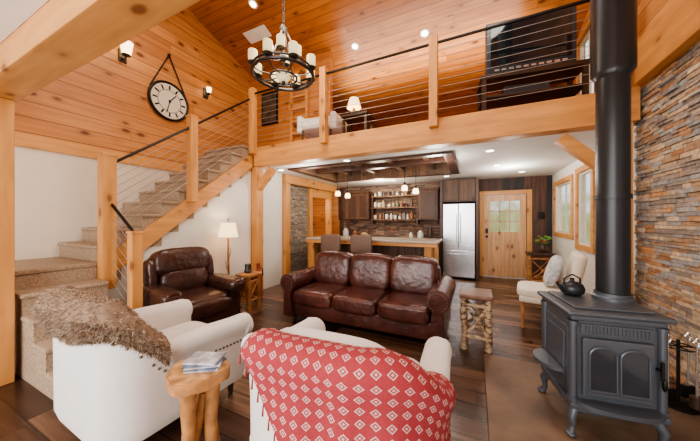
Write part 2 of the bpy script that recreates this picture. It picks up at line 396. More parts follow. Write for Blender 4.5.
post(-3.24,1.52,0,1.29,.05); post(-3.785,2.50,nos(2.5)-.25,2.95)
ra=(-3.80,1.54,2.05); rb=(-3.785,2.5,2.80); rc=(-3.80,3.60,3.66)
for a,b in ((ra,rb),(rb,rc)):
    g.cyl(a,b,.016,blackm,n=8)
    for k in range(1,9): g.cyl((a[0],a[1],a[2]-.098*k),(b[0],b[1],b[2]-.098*k),.0035,cable,n=5)
g.cyl((-3.80,1.53,1.62),(-3.24,1.53,1.24),.016,blackm,n=8)
for k in range(1,8): g.cyl((-3.80,1.53,1.58-.12*k),(-3.24,1.53,1.22-.12*k),.0035,cable,n=5)
g.make('stair_railing')
g=G(); yr=3.68
for x in (-3.79,-2.23,-.505,1.25): 
    g.box((x-.055,yr-.055,2.66),(x+.055,yr+.055,3.89),tim['z'],.006)
g.cyl((-3.79,yr,3.79),(1.25,yr,3.79),.018,blackm,n=8)
for k in range(1,10): g.cyl((-3.79,yr,3.79-.1*k),(1.25,yr,3.79-.1*k),.0033,cable,n=5)
g.make('loft_railing')
B('baseboard_right',(XR-.02,3.96,0),(XR-.001,YB-.04,.12),tim['y'])
B('baseboard_stair',(-3.899,1.6,0),(-3.88,3.72,.12),tim['y'])
B('baseboard_back',(1.25,YB-.02,0),(XR-.03,YB-.001,.12),tim['x'])
# door
g=G(); y=YB
g.box((dx0-.1,y-.03,0),(dx0,y-.001,2.13),tim['z'],.004); g.box((dx1,y-.03,0),(dx1+.1,y-.001,2.13),tim['z'],.004); g.box((dx0,y-.03,2.03),(dx1,y-.001,2.13),tim['x'],.004)
D0,D1=dx0+.005,dx1-.005; st=.13
g.box((D0,y+.02,.01),(D0+st,y+.065,2.02),door_m); g.box((D1-st,y+.02,.01),(D1,y+.065,2.02),door_m)
for z0,z1 in ((.01,.22),(.92,1.12),(1.88,2.02)): g.box((D0+st,y+.02,z0),(D1-st,y+.065,z1),door_m)
mx=(D0+D1)/2
g.box((mx-.05,y+.02,.22),(mx+.05,y+.065,.92),door_m)
for a,b in ((D0+st,mx-.05),(mx+.05,D1-st)): g.box((a,y+.035,.22),(b,y+.055,.92),door_m); g.box((a+.04,y+.024,.26),(b-.04,y+.05,.88),door_m,.01)
g.box((D0+st,y+.04,1.12),(D1-st,y+.046,1.88),glass)
for k in (1,2): a=D0+st+(D1-D0-2*st)*k/3; g.box((a-.012,y+.03,1.12),(a+.012,y+.06,1.88),door_m)
for k in (1,2): z=1.12+.76*k/3; g.box((D0+st,y+.03,z-.012),(D1-st,y+.06,z+.012),door_m)
g.sq((D0+.06,y-.02,1.0),(.06,.06,.06),blackm,1,1,n=8); g.cyl((D0+.06,y-.02,1.0),(D0+.06,y+.03,1.0),.012,blackm); g.box((D0+.03,y+.005,1.08),(D0+.09,y+.02,1.2),blackm)
g.make('door_1')
# ------------------------------------------------------------ sofa
def rolled_arm(g,x,sgn,y0,y1,zt,mat,r=.115):
    cx=.02*sgn; cz=zt-r
    pts=[(-.08,.10),(.08,.10)]
    N=18
    for i in range(N+1):
        a=-pi/2+.5+ (2*pi-1.0)*i/N
        pts.append((cx+r*math.cos(a),cz+r*math.sin(a)))
    g.prism([(x+p[0],p[1]) for p in pts],'y',y0,y1,mat)
    g.prism([(x+cx+(p[0]-cx)*.86,cz+(p[1]-cz)*.93) for p in pts],'y',y0-.018,y0,mat)
    g.cyl((x+cx,y0-.03,cz),(x+cx,y0-.01,cz),.035,mat)
    for i in range(N+1):
        a=-pi/2+.5+(2*pi-1.0)*i/N; g.sq((x+cx+(r*.86-.012)*math.cos(a),y0-.02,cz+(r*.86-.012)*math.sin(a)),(.014,.012,.014),nail,1,1,n=4)
g=G(); L=leather_s; W=2.16
g.box((-W/2+.1,-.43,.10),(W/2-.1,.42,.30),L,.03)
g.box((-W/2+.16,.22,.28),(W/2-.16,.44,.80),L,.06,seg=3)
for i in(-1,0,1):
    cx=i*.60
    g.sq((cx,-.14,.37),(.60,.72,.21),L,.35,.22)
    g.sq((cx,-.42,.36),(.59,.15,.20),L,.7,.3)
    g.sq((cx,.17,.67),(.61,.27,.52),L,.5,.35,rot=(-.16,0,0))
    g.sq((cx,.22,.84),(.61,.25,.18),L,.9,.3,rot=(-.1,0,0))
for sg in(-1,1):
    rolled_arm(g,sg*(W/2-.12),sg,-.47,.36,.67,L,r=.125)
    for yy in(-.38,.36): g.lathe([(.02,0),(.035,.03),(.045,.08),(.03,.105)],(sg*(W/2-.15),yy,0),darkwood,n=12)
g.make('leather_sofa',(-1.33,3.33,0),0)
# ------------------------------------------------------------ recliner (faces -Y locally)
g=G(); L=leather_r
g.box((-.36,-.38,.06),(.36,.40,.30),L,.03)
g.box((-.27,-.43,.10),(.27,-.36,.34),L,.03)
g.sq((0,-.12,.40),(.56,.66,.22),L,.45,.3)
g.sq((0,-.42,.36),(.56,.14,.2),L,.7,.35)
g.box((-.34,.26,.25),(.34,.46,.94),L,.07,rot=(-.12,0,0),seg=3)
g.sq((0,.20,.62),(.58,.26,.34),L,.6,.4,rot=(-.15,0,0))
g.sq((0,.25,.86),(.68,.28,.36),L,.55,.35,rot=(-.15,0,0))
for sg in(-1,1):
    g.box((sg*.38-.08,-.38,.08),(sg*.38+.08,.34,.50),L,.04)
    g.sq((sg*.39,-.06,.54),(.24,.78,.20),L,.6,.45)
    g.cyl((sg*.39,-.44,.53),(sg*.39,-.38,.53),.085,L)
    g.sq((sg*.35,.27,.74),(.12,.22,.36),L,.6,.6,rot=(-.15,0,0))
    g.box((sg*.3-.03,-.3,0),(sg*.3+.03,.3,.07),darkwood)
g.make('leather_recliner',(-3.29,2.16,0),pi/2-.12)
# ------------------------------------------------------------ white armchairs
def upath(w,yb,yf,r,step=.03):
    P=[];
    def seg(p,q,n): 
        L=math.dist(p,q); k=max(2,int(L/step))
        for i in range(k): t=i/k; P.append((p[0]+(q[0]-p[0])*t,p[1]+(q[1]-p[1])*t,n[0],n[1]))
    def arc(c,a0,a1):
        k=int(r*abs(a1-a0)/step)+1
        for i in range(k): a=a0+(a1-a0)*i/k; P.append((c[0]+r*math.cos(a),c[1]+r*math.sin(a),math.cos(a),math.sin(a)))
    seg((-w,yf),(-w,yb+r),(-1,0)); arc((-w+r,yb+r),pi,1.5*pi); seg((-w+r,yb),(w-r,yb),(0,-1)); arc((w-r,yb+r),-pi/2,0); seg((w,yb+r),(w,yf),(1,0)); P.append((w,yf,1,0))
    out=[];s=0
    for i,p in enumerate(P):
        if i: s+=math.dist(p[:2],P[i-1][:2])
        out.append((*p,s))
    return out
def ss(a,b,x):
    t=max(0,min(1,(x-a)/(b-a))); return t*t*(3-2*t)
def hfun(y,H,h): return H+(h-H)*ss(-.42,-.10,y)-.015*ss(.1,.4,y)
def armchair(name,loc,rz,H,h,w=.43,r=.25,yf=.40):
    yb=-.44; P=upath(w,yb,yf,r); g=G(); F=fabric
    rows=[]
    for (x,y,nx,ny,s) in P:
        hh=hfun(y,H,h)
        sec=[(-.02,.13),(.0,.2),(.004,hh-.30),(.010,hh-.17),(.024,hh-.12),(.042,hh-.085),(.048,hh-.05),(.04,hh-.02),(.018,hh),(-.03,hh+.008),(-.08,hh-.008),(-.115,hh-.05),(-.125,hh-.13),(-.125,.28),(-.11,.14)]
        rows.append([(x+nx*o,y+ny*o,z) for o,z in sec])
    K=len(rows[0]); N=len(rows); vs=[p for rw in rows for p in rw]
    fs=[(i*K+k,i*K+(k+1)%K,(i+1)*K+(k+1)%K,(i+1)*K+k) for i in range(N-1) for k in range(K)]
    fs+=[tuple(range(K)),tuple(range((N-1)*K,N*K))[::-1]]
    g.add(vs,fs,F)
    for sg,rw in((-1,rows[0]),(1,rows[-1])):
        g.cyl((sg*(w-.035),yf-.02,h-.103),(sg*(w-.035),yf+.03,h-.103),.085,F,n=24)
        g.box((sg*(w-.055)-.06,yf-.02,.14),(sg*(w-.055)+.06,yf+.025,h-.1),F,.015)
        for i in range(16): 
            a=2*pi*i/16; g.sq((sg*(w-.035)+.075*math.cos(a),yf+.031,h-.103+.075*math.sin(a)),(.014,.01,.014),nail,1,1,n=4)
        for i in range(11): g.sq((sg*(w-.055)+sg*.05,yf+.026,.17+i*.033),(.014,.01,.014),nail,1,1,n=4)
    last=-1
    for (x,y,nx,ny,s) in P:
        if s-last>=.029:
            last=s; hh=hfun(y,H,h); g.sq((x+nx*.011,y+ny*.011,hh-.185),(.017,.017,.017),nail,1,1,n=5)
    g.box((-w+.08,yb+.1,.14),(w-.08,yf+.0,.30),F,.02)
    g.sq((0,(yf-.36)/2+.02,.385),(2*w-.25,.42+yf-.02,.19),F,.4,.25)
    g.sq((0,-.26,.62),(2*w-.28,.18,.48),F,.6,.4,rot=(.14,0,0))
    for sx in(-1,1):
        g.cyl((sx*(w-.1),yf-.07,.0),(sx*(w-.1),yf-.07,.15),.018,darkwood,r2=.03,n=10)
        g.cyl((sx*(w-.12),yb+.13,.0),(sx*(w-.12),yb+.15,.15),.018,darkwood,r2=.03,n=10)
    g.make(name,loc,rz)
    return P
LA=(-2.14,1.12,0); LB=(-.66,1.36,0); HB=.85
P=armchair('upholstered_armchair',LA,-.03,.93,.65,w=.44,r=.22,yf=.46)
P2=armchair('upholstered_armchair.001',LB,.06,HB,.64,w=.50,r=.34,yf=.42)
def throw(name,P,s0,s1,H,h,outd,ind,mat,loc,rz,wav=.01,fur=False,k0=.02):
    g=G(); rows=[];pts=[p for p in P if s0<=p[4]<=s1]; acc=[]
    for (x,y,nx,ny,s) in pts:
        hh=hfun(y,H,h); od=outd(s); idp=ind(s)
        sec=[(-.125-k0,hh-idp),(-.125-k0,hh-idp*.6),(-.125-k0,hh-.13),(-.118-k0*.9,hh-.04),(-.085-k0*.4,hh+k0*.6),(-.03,hh+.01+k0),(.02,hh+.003+k0),(.045+k0*.8,hh-.012),(.058+k0,hh-.05)]
        M_=12
        for j in range(1,M_+1):
            t=j/M_; z=hh-.05-max(od-.05,.004)*t
            o=max(.018+k0,.058+k0-.3*(hh-.05-z))+wav*min(1,2*t)*(1+math.sin(s*24+math.sin(s*9)*2))
            sec.append((o,z))
        if fur: sec=[(o+random.uniform(-.006,.006),z+random.uniform(-.005,.006)) for o,z in sec]
        row=[(x+nx*o,y+ny*o,z) for o,z in sec]; rows.append(row)
        d=0;ds=[0]
        for a,b in zip(sec,sec[1:]): d+=math.dist(a,b); ds.append(d)
        acc.append([(s,q) for q in ds])
    K=len(rows[0]);N=len(rows)
    vs=[p for r in rows for p in r]; fs=[(i*K+k,i*K+k+1,(i+1)*K+k+1,(i+1)*K+k) for i in range(N-1) for k in range(K-1)]
    o=g.add(vs,fs,mat,(.28,.19,.13) if fur else None)
    for i in range(N):
        for k in range(K): g.uv[o+i*K+k]=acc[i][k]
    if fur:
        cols=[(.30,.20,.13),(.44,.34,.25),(.19,.12,.075),(.56,.46,.36)]
        for _ in range(30000):
            i=random.randrange(N-1);k=random.randrange(K-1)
            a,b,c=Vector(rows[i][k]),Vector(rows[i+1][k]),Vector(rows[i][k+1])
            p=a+(b-a)*random.random()+(c-a)*random.random(); n=(b-a).cross(c-a)
            if n.length<1e-9: continue
            n.normalize()
            s=pts[i]; 
            mid=Vector((s[0]-s[2]*.03,s[1]-s[3]*.03,hfun(s[1],H,h)-.1))
            if n.dot(p-mid)<0: n=-n
            t=Vector((random.uniform(-1,1),random.uniform(-1,1),random.uniform(-1.2,.1)))*.013
            w=Vector((random.uniform(-1,1),random.uniform(-1,1),random.uniform(-1,1))).normalized()*.0024
            g.add([p-w,p+w,p+n*random.uniform(.006,.016)+t],[(0,1,2)],mat,random.choice(cols))
    else:
        # knotted fringe along the hem
        for i in range(0,N,1):
            x,y,nx,ny,s=pts[i]; p=Vector(rows[i][-1])
            g.cyl(p,p+Vector((nx*.004,ny*.004,-.045)),.003,mat,r2=.005,n=5)
    ob=g.make(name,loc,rz,wn=False)
    if not fur:
        sm=ob.modifiers.new('sol','SOLIDIFY'); sm.thickness=.006
    return ob
T=P2[-1][4]; S0=T*.37
throw('red_woven_throw',P2,S0,T*.80,HB,.64,lambda s:min(.68,.03+(s-S0)*1.7)+.015*math.sin(s*9),lambda s:.30,throw_m,LB,.06,wav=.016)
T1=P[-1][4]
throw('fur_throw',P,T1*.19,T1*.76,.93,.65,lambda s:.17+.03*math.sin(s*6)+.05*ss(1.1,.5,s),lambda s:.40 if s<1.5 else .3,fur_m,LA,-.03,wav=.006,fur=True,k0=.022)
# ------------------------------------------------------------ stump side table w/ magazines
g=G(); n=28; top=[];
for i in range(n): a=2*pi*i/n; r=.145*(1+.07*math.sin(3*a)+.04*math.sin(7*a)); top.append((r*1.1*math.cos(a),r*math.sin(a)))
g.prism(top,'z',.50,.56,log_m); g.prism([(x*.95,y*.95) for x,y in top],'z',.56,.563,endgrain)
for a in (.5,2.6,4.7): g.tube([(.085*math.cos(a),.085*math.sin(a),0),(.065*math.cos(a),.065*math.sin(a),.25),(.08*math.cos(a),.08*math.sin(a),.51)],[.045,.034,.042],log_m,n=12)
g.cyl((-.02,-.02,.12),(.02,.02,.42),.03,log_m)
g.make('log_side_table',(-1.42,.97,0),.3)
g=G()
for i,(m,r) in enumerate(((paper,.1),(bluep,-.15),(paper,.2),(bluep,.05),(paper,-.1))):
    g.box((-.09,-.065,.0+i*.010),(.09,.065,.009+i*.010),m,rot=(0,0,r))
g.make('magazine_stack',(-1.40,1.0,.564),.5)
def logtable(name,loc,rz,w,d,h,bark,topm,lr=.028):
    g=G(); g.box((-w/2,-d/2,h-.05),(w/2,d/2,h),topm,.015,seg=3)
    for sx in(-1,1):
        for sy in(-1,1):
            x=sx*(w/2-.045);y=sy*(d/2-.045); g.tube([(x,y,0),(x+.008,y,h*.3),(x-.006,y+.005,h*.6),(x,y-.004,h-.045)],[lr*1.15,lr*.9,lr,lr*.95],bark,n=10)
    for z in (.14,h-.12):
        for s_ in(-1,1):
            g.cyl((-w/2+.05,s_*(d/2-.045),z),(w/2-.05,s_*(d/2-.045),z),lr*.6,bark,n=8); g.cyl((s_*(w/2-.045),-d/2+.05,z),(s_*(w/2-.045),d/2-.05,z),lr*.6,bark,n=8)
    for s_ in(-1,1):
        g.tube([(-w/2+.06,s_*(d/2-.045),.16),(-.02,s_*(d/2-.04),h*.42),(w/2-.06,s_*(d/2-.045),h-.14)],lr*.5,bark,n=8)
        g.tube([(w/2-.06,s_*(d/2-.045),.16),(.03,s_*(d/2-.05),h*.5),(-w/2+.06,s_*(d/2-.045),h-.14)],lr*.4,bark,n=8)
        g.tube([(s_*(w/2-.045),-d/2+.06,.16),(s_*(w/2-.045),0,h*.55),(s_*(w/2-.045),d/2-.06,h-.14)],lr*.45,bark,n=8)
    g.make(name,loc,rz)
logtable('birch_end_table',(.01,3.28,0),0,.33,.38,.60,birch_m,simple('slab_top',(.17,.085,.05),.35,var=.4,vscale=10),lr=.034)
logtable('log_end_table',(-3.28,3.10,0),.1,.28,.32,.56,log_m,log_m,lr=.034)
g=G(); g.lathe([(.05,0),(.06,.03),(.045,.06),(.05,.12),(.045,.14)],(0,0,0),bronze); g.make('small_vase',(-3.3,3.1,.56),0.01)
g=G(); g.lathe([(.06,0),(.075,.02),(.075,.40),(.07,.45),(.03,.50),(.028,.56),(.04,.57),(.04,.62),(.0,.63)],(0,0,0),red)
g.tube([(.035,0,.54),(.09,0,.52),(.10,0,.4)],.01,blackm); g.make('fire_extinguisher',(-3.58,3.60,0),.2)
g=G(); g.lathe([(.13,0),(.13,.02),(.05,.035),(.02,.05)],(0,0,0),bronze)
g.tube([(0,0,.03),(.015,0,.4),(-.01,.01,.8),(0,0,1.16)],[.022,.018,.016,.014],log_m,n=8)
g.tube([(0,0,.75),(.05,0,.85),(.06,0,.95)],[.009,.007,.004],log_m,n=6); g.tube([(0,0,.55),(-.05,0,.66),(-.055,0,.74)],[.009,.007,.004],log_m,n=6)
g.lathe([(.155,1.13),(.11,1.36),(.107,1.36),(.152,1.13)],(0,0,0),shade,n=28); g.cyl((0,0,1.15),(0,0,1.41),.005,bronze); g.sq((0,0,1.2),(.05,.05,.08),lens,1,1,n=8)
g.box((-.1,-.004,1.345),(.1,.004,1.352),bronze); g.sq((0,0,1.42),(.02,.02,.03),bronze,1,1,n=6)
g.make('floor_lamp',(-3.68,3.04,0),.01)
# ------------------------------------------------------------ stove
g=G(); I=iron
bw,bd=.28,.22
g.box((-bw,-bd,.20),(bw,bd,.70),I,.015)
g.box((-.335,-.275,.735),(.335,.27,.765),I,.02,seg=3); g.box((-.30,-.245,.70),(.30,.245,.737),I,.012)
g.box((-.26,-.21,.765),(.26,.21,.78),I,.008)
g.box((-.31,-.26,.17),(.31,.25,.21),I,.012); g.box((-.29,-.24,.145),(.29,.23,.17),I,.01)
for sx in(-1,1):
    for sy in(-1,1): g.cyl((sx*bw,sy*bd,.2),(sx*bw,sy*bd,.70),.028,I,n=14); g.lathe([(.036,0),(.036,.025)],(sx*bw,sy*bd,.21),I,n=14); g.lathe([(.036,0),(.036,.025)],(sx*bw,sy*bd,.675),I,n=14)
g.box((-.23,-bd-.014,.62),(.23,-bd,.685),I,.006)
for i in range(18): g.box((-.20+i*.0232,-bd-.02,.632),(-.192+i*.0232,-bd-.012,.674),I)
g.box((-.225,-bd-.03,.255),(.225,-bd,.605),I,.012)
for a,b in((-.185,-.012),(.012,.185)):
    n=8; pts=[(a,.30),(b,.30)]+[((a+b)/2+(b-a)/2*math.cos(pi*i/n),.51+.05*math.sin(pi*i/n)) for i in range(n+1)]
    g.prism(pts,'y',-bd-.034,-bd-.029,glassd)
    pl=[(p[0],-bd-.036,p[1]) for p in pts]; g.tube(pl,.008,I,n=6,closed=True)
g.box((-.195,-bd-.036,.27),(.195,-bd-.029,.285),I,.003)
g.cyl((.245,-bd-.05,.42),(.245,-bd-.05,.52),.011,blackm); g.cyl((.245,-bd-.05,.47),(.22,-bd-.01,.47),.008,blackm)
g.sq((.245,-bd-.065,.40),(.03,.03,.07),blackm,1,1,n=8)
for sx in(-1,1):
    g.box((sx*(bw+.003)-.008,-.17,.26),(sx*(bw+.003)+.008,.17,.64),I,.006); g.box((sx*(bw+.012)-.006,-.13,.31),(sx*(bw+.012)+.006,.13,.59),I,.005)
n=14; g.prism([(-.27,-bd)]+[(-.27*math.cos(pi*i/n),-bd-.03-.09*math.sin(pi*i/n)) for i in range(n+1)]+[(.27,-bd)],'z',.205,.228,I)
g.box((-.19,-bd-.012,.155),(.19,-bd+.01,.205),I,.005)
g.prism([(-bw-.03,-.16)]+[(-bw-.03-.15*math.sin(pi*i/n),-.16*math.cos(pi*i/n)) for i in range(n+1)]+[(-bw-.03,.16)],'z',.34,.36,I)
for sx in(-1,1):
    for sy in(-1,1):
        x=sx*.26;y=sy*.2
        g.tube([(x,y,.16),(x+sx*.03,y+sy*.03,.11),(x+sx*.02,y+sy*.02,.05),(x+sx*.04,y+sy*.035,.012)],[.04,.032,.02,.026],I,n=10)
        g.sq((x+sx*.042,y+sy*.037,.013),(.07,.07,.026),I,.8,1,n=8)
g.v=[(x*.79,y*.95,z*1.05) for x,y,z in g.v]
SX,SY,SR=.755,2.38,.15
px,py=.875,2.46
dx,dy=px-SX,py-SY
lx=dx*math.cos(SR)+dy*math.sin(SR); ly=-dx*math.sin(SR)+dy*math.cos(SR)
g.lathe([(.113,.815),(.113,.84),(.10,.85),(.10,.87)],(lx,ly,0),I,n=28)
g.make('wood_stove',(SX,SY,.027),SR)
g=G(); g.lathe([(.090,.900),(.090,2.45)],(px,py,0),pipe_m,n=32); g.lathe([(.099,1.55),(.099,1.58)],(px,py,0),pipe_m,n=32)
g.lathe([(.092,2.40),(.118,2.44),(.118,5.60)],(px,py,0),pipe_m,n=32); g.lathe([(.122,3.3),(.122,3.34)],(px,py,0),pipe_m,n=32); g.lathe([(.20,5.38),(.20,5.44)],(px,py,0),pipe_m,n=32)
g.make('stove_pipe')
g=G(); g.lathe([(.045,0),(.068,.016),(.076,.048),(.064,.08),(.04,.095),(.016,.10),(.012,.112),(.018,.12),(0,.127)],(0,0,0),pipe_m)
g.tube([(-.06,0,.07),(-.056,0,.12),(0,0,.15),(.056,0,.12),(.06,0,.07)],.006,pipe_m); g.tube([(-.064,0,.04),(-.10,0,.07),(-.115,0,.095)],[.016,.011,.008],pipe_m); g.make('cast_iron_kettle',(.655,2.48,.848),.4)
g=G(); g.lathe([(.11,0),(.11,.02),(.03,.03)],(0,0,0),blackm); g.cyl((0,0,.02),(0,0,.62),.01,blackm); g.tube([(.09*math.cos(a*pi/6),.09*math.sin(a*pi/6),.56) for a in range(12)],.006,blackm,closed=True)
g.cyl((-.09,0,.56),(.09,0,.56),.006,blackm); g.cyl((0,-.09,.56),(0,.09,.56),.006,blackm)
for a in range(4):
    x,y=.095*math.cos(a*pi/2+.4),.095*math.sin(a*pi/2+.4); g.cyl((x,y,.08),(x,y,.62),.006,steel,n=8); g.tube([(x,y,.6),(x+.02,y,.64),(x,y,.68),(x-.02,y,.64)],.006,steel,closed=True)
    if a%2==0: g.box((x-.04,y-.012,.05),(x+.04,y+.012,.17),blackm,.005)
    else: g.cyl((x,y,.05),(x,y,.15),.035,darkwood)
g.v=[(x,y,z*.78) for x,y,z in g.v]
g.make('fireplace_tool_set',(1.37,2.82,.027),0.2)
# ------------------------------------------------------------ cream side chair + pillow
g=G(); F=fabric_y
g.box((-.30,-.30,.34),(.30,.26,.42),F,.02); g.sq((0,-.03,.46),(.60,.60,.14),F,.45,.3)
g.box((-.30,.22,.40),(.30,.33,1.0),F,.05,rot=(-.2,0,0),seg=3)
for sx in(-1,1):
    g.cyl((sx*.26,-.26,0),(sx*.26,-.26,.35),.015,log_m,r2=.025,n=10); g.tube([(sx*.26,.32,0),(sx*.26,.25,.2),(sx*.26,.24,.36)],[.015,.02,.024],log_m)
g.make('cream_side_chair',(.86,4.28,0),-pi/2-.15)
g=G(); g.sq((0,0,0),(.42,.14,.42),pillow_m,.7,.5,rot=(-.3,0,0)); g.make('throw_pillow',(.93,4.27,.74),-pi/2-.15)
logtable('entry_table',(1.25,6.75,0),0,.5,.36,.72,log_m,darkwood,lr=.03)
g=G(); g.lathe([(.05,0),(.08,.06),(.07,.14),(.04,.18)],(0,0,0),darkwood)
for i in range(18):
    a=i*2.4; r=.05+.09*random.random(); g.sq((r*math.cos(a),r*math.sin(a),.22+.12*random.random()),(.07,.07,.05),green if i%3 else red,1,1,n=6); g.cyl((0,0,.15),(r*math.cos(a),r*math.sin(a),.24),.004,green,n=5)
g.make('potted_flowers',(1.3,6.75,.72),.1)
g=G(); g.box((1.33,YB-.04,1.45),(1.45,YB-.002,1.6),blackm,.01); g.make('thermostat')
# ------------------------------------------------------------ kitchen
g=G(); KX=-3.74
g.box((KX,6.82,0),(-.80,YB-.01,.10),darkwood); g.box((KX,6.78,.10),(-.80,YB-.01,.88),cab_m)
x=KX+.02
while x<-.95:
    g.box((x+.01,6.755,.28),(x+.41,6.78,.86),cab_m,.006) ; g.box((x+.06,6.745,.34),(x+.36,6.757,.80),darkwood,.004); g.cyl((x+.37,6.735,.55),(x+.37,6.735,.68),.006,bronze,n=8); x+=.42
g.box((KX-.02,6.74,.88),(-.78,YB-.01,.92),granite,.006); g.make('base_cabinets')
pal2=[(.24,.12,.085),(.17,.11,.09),(.36,.23,.15),(.13,.095,.08),(.28,.20,.16)]
g=G(); ledger(g,'y',YB-.002,-1,KX,-.8,.93,ZC-.02,pal2); g.make('backsplash_stone',wn=False)
g=G()
for a,b in((KX,-2.75),(-1.35,-.85)):
    g.box((a,7.02,1.42),(b,YB-.045,2.20),cab_m); k=max(1,int(round((b-a)/.36))); w=(b-a)/k
    for i in range(k):
        x=a+i*w; g.box((x+.01,6.995,1.44),(x+w-.01,7.02,2.18),rustz,.006); g.box((x+.06,6.985,1.50),(x+w-.06,6.997,2.12),cab_m,.004)
    g.box((a-.02,6.98,2.20),(b+.02,YB-.045,2.25),rustz,.01)
g.make('wall_cabinets')
g=G()
for z in (1.40,1.74,2.06): g.box((-2.73,7.1,z),(-1.37,YB-.045,z+.035),rust,.004)
for x in(-2.71,-1.42): g.box((x,7.12,1.3),(x+.04,YB-.045,2.2),cab_m,.004)
g.make('open_shelf')
g=G(); cols=[(.30,.12,.05),(.62,.55,.45),(.5,.38,.2),(.08,.05,.04),(.65,.65,.62),(.14,.10,.08),(.35,.18,.07),(.75,.70,.60),(.10,.14,.08),(.25,.25,.27)]
for z in (1.437,1.777,2.097):
    x=-2.62
    while x<-1.50:
        r=random.uniform(.03,.055); h=random.uniform(.10,.24)*(1 if z<2 else .8); c=random.choice(cols)
        if random.random()<.5: g.lathe([(r,0),(r,h*.6),(r*.35,h*.78),(r*.35,h)],(x,7.2,z),many_m,n=12,col=c)
        else: g.lathe([(r*.7,0),(r,h*.15),(r,h*.65),(r*.85,h*.7)],(x,7.2,z),many_m,n=12,col=c)
        x+=r*2+random.uniform(.02,.07)
g.make('jar_collection')
g=G()
for x,r,h,c in((-3.5,.09,.25,cols[4]),(-3.2,.06,.2,cols[0]),(-2.9,.1,.14,cols[2]),(-1.3,.08,.22,cols[4]),(-1.05,.06,.3,cols[3]),(-1.55,.05,.16,cols[7])): g.lathe([(r*.8,0),(r,h*.2),(r,h*.7),(r*.5,h*.9),(r*.5,h)],(x,7.05,.92),many_m,n=14,col=c)
g.make('countertop_canisters')
g=G(); g.box((-2.55,6.80,.93),(-1.75,6.86,.96),steel); g.box((-2.5,6.70,.2),(-1.8,6.743,.84),steel,.006); g.cyl((-2.45,6.67,.78),(-1.85,6.67,.78),.012,steel); g.box((-2.4,6.694,.36),(-1.9,6.702,.68),screen)
g.make('range_oven')
g=G(); fx0,fx1=-.70,.0
g.box((fx0,6.78,.04),(fx1,YB-.03,1.80),steel,.01)
for a,b in((fx0,fx0+.347),(fx0+.353,fx1)): g.box((a,6.72,.70),(b,6.775,1.80),steel,.012)
g.box((fx0,6.72,.06),(fx1,6.775,.69),steel,.012)
for x in(fx0+.31,fx0+.39): g.cyl((x,6.68,.85),(x,6.68,1.55),.011,steel,n=10); g.cyl((x,6.68,.87),(x,6.72,.87),.008,steel,n=8); g.cyl((x,6.68,1.53),(x,6.72,1.53),.008,steel,n=8)
g.cyl((fx0+.1,6.68,.60),(fx1-.1,6.68,.60),.011,steel,n=10)
for sx in(fx0+.08,fx1-.08):
    for yy in(6.84,7.3): g.cyl((sx,yy,0),(sx,yy,.05),.02,blackm,n=8)
g.make('refrigerator')
g=G(); g.box((-.78,6.80,0),(-.72,YB-.03,2.4),cab_m); g.box((.02,6.80,0),(.08,YB-.03,2.4),cab_m); g.box((-.72,6.85,1.86),(.02,YB-.03,2.4),cab_m)
for a in(-.71,-.345): g.box((a,6.82,1.88),(a+.355,6.85,2.38),rustz,.01)
g.make('refrigerator_surround')
g=G(); g.box((-3.45,5.25,0),(-.72,5.8,.96),cab_m); 
for i in range(8): x=-3.42+i*.34; g.box((x,5.225,.12),(x+.30,5.25,.90),rustz,.006)
g.box((-3.5,4.98,.965),(-.62,5.88,1.01),granite,.012)
g.box((-.86,5.02,0),(-.72,5.2,.96),tim['z'],.01); g.box((-3.45,5.02,0),(-3.3,5.2,.96),tim['z'],.01); g.box((-.72,5.22,0),(-.69,5.8,.96),tim['z'],.005)
g.box((-3.5,4.985,.90),(-.62,5.018,.964),tim['x'],.004)
g.make('kitchen_island')
tan=simple('stool_leather',(.17,.10,.07),.45)
def stool(n_,x,y):
    g=G(); g.box((-.20,-.19,.62),(.20,.19,.70),tan,.03,seg=3); g.sq((0,-.20,.95),(.42,.08,.36),tan,.35,.3)
    for sx in(-1,1):
        for sy in(-1,1): g.cyl((sx*.19,sy*.18,0),(sx*.16,sy*.16,.63),.018,darkwood,n=8)
        g.cyl((sx*.16,-.17,.6),(sx*.17,-.21,1.05),.014,darkwood,n=8); g.cyl((sx*.18,-.17,.22),(sx*.18,.17,.22),.011,darkwood,n=8)
    g.cyl((-.18,.17,.28),(.18,.17,.28),.011,darkwood,n=8); g.make(n_,(x,y,0),0.05)
stool('bar_stool',-2.58,4.70); stool('bar_stool.001',-1.92,4.68)
for i,(x,yy,z) in enumerate(((-2.92,5.45,1.98),(-2.66,5.45,1.92),(-1.32,5.4,2.02),(-1.10,5.45,1.95))):
    g=G()
    g.cyl((0,0,.15),(0,0,ZC+.195-z),.005,blackm,n=6); g.lathe([(.02,.17),(.035,.14),(.04,.11)],(0,0,0),bronze,n=14); g.lathe([(.055,0),(.065,.03),(.055,.09),(.03,.12)],(0,0,0),pglow,n=16)
    g.make('pendant_light' if i==0 else 'pendant_light.%03d'%i,(x,yy,z),.01)
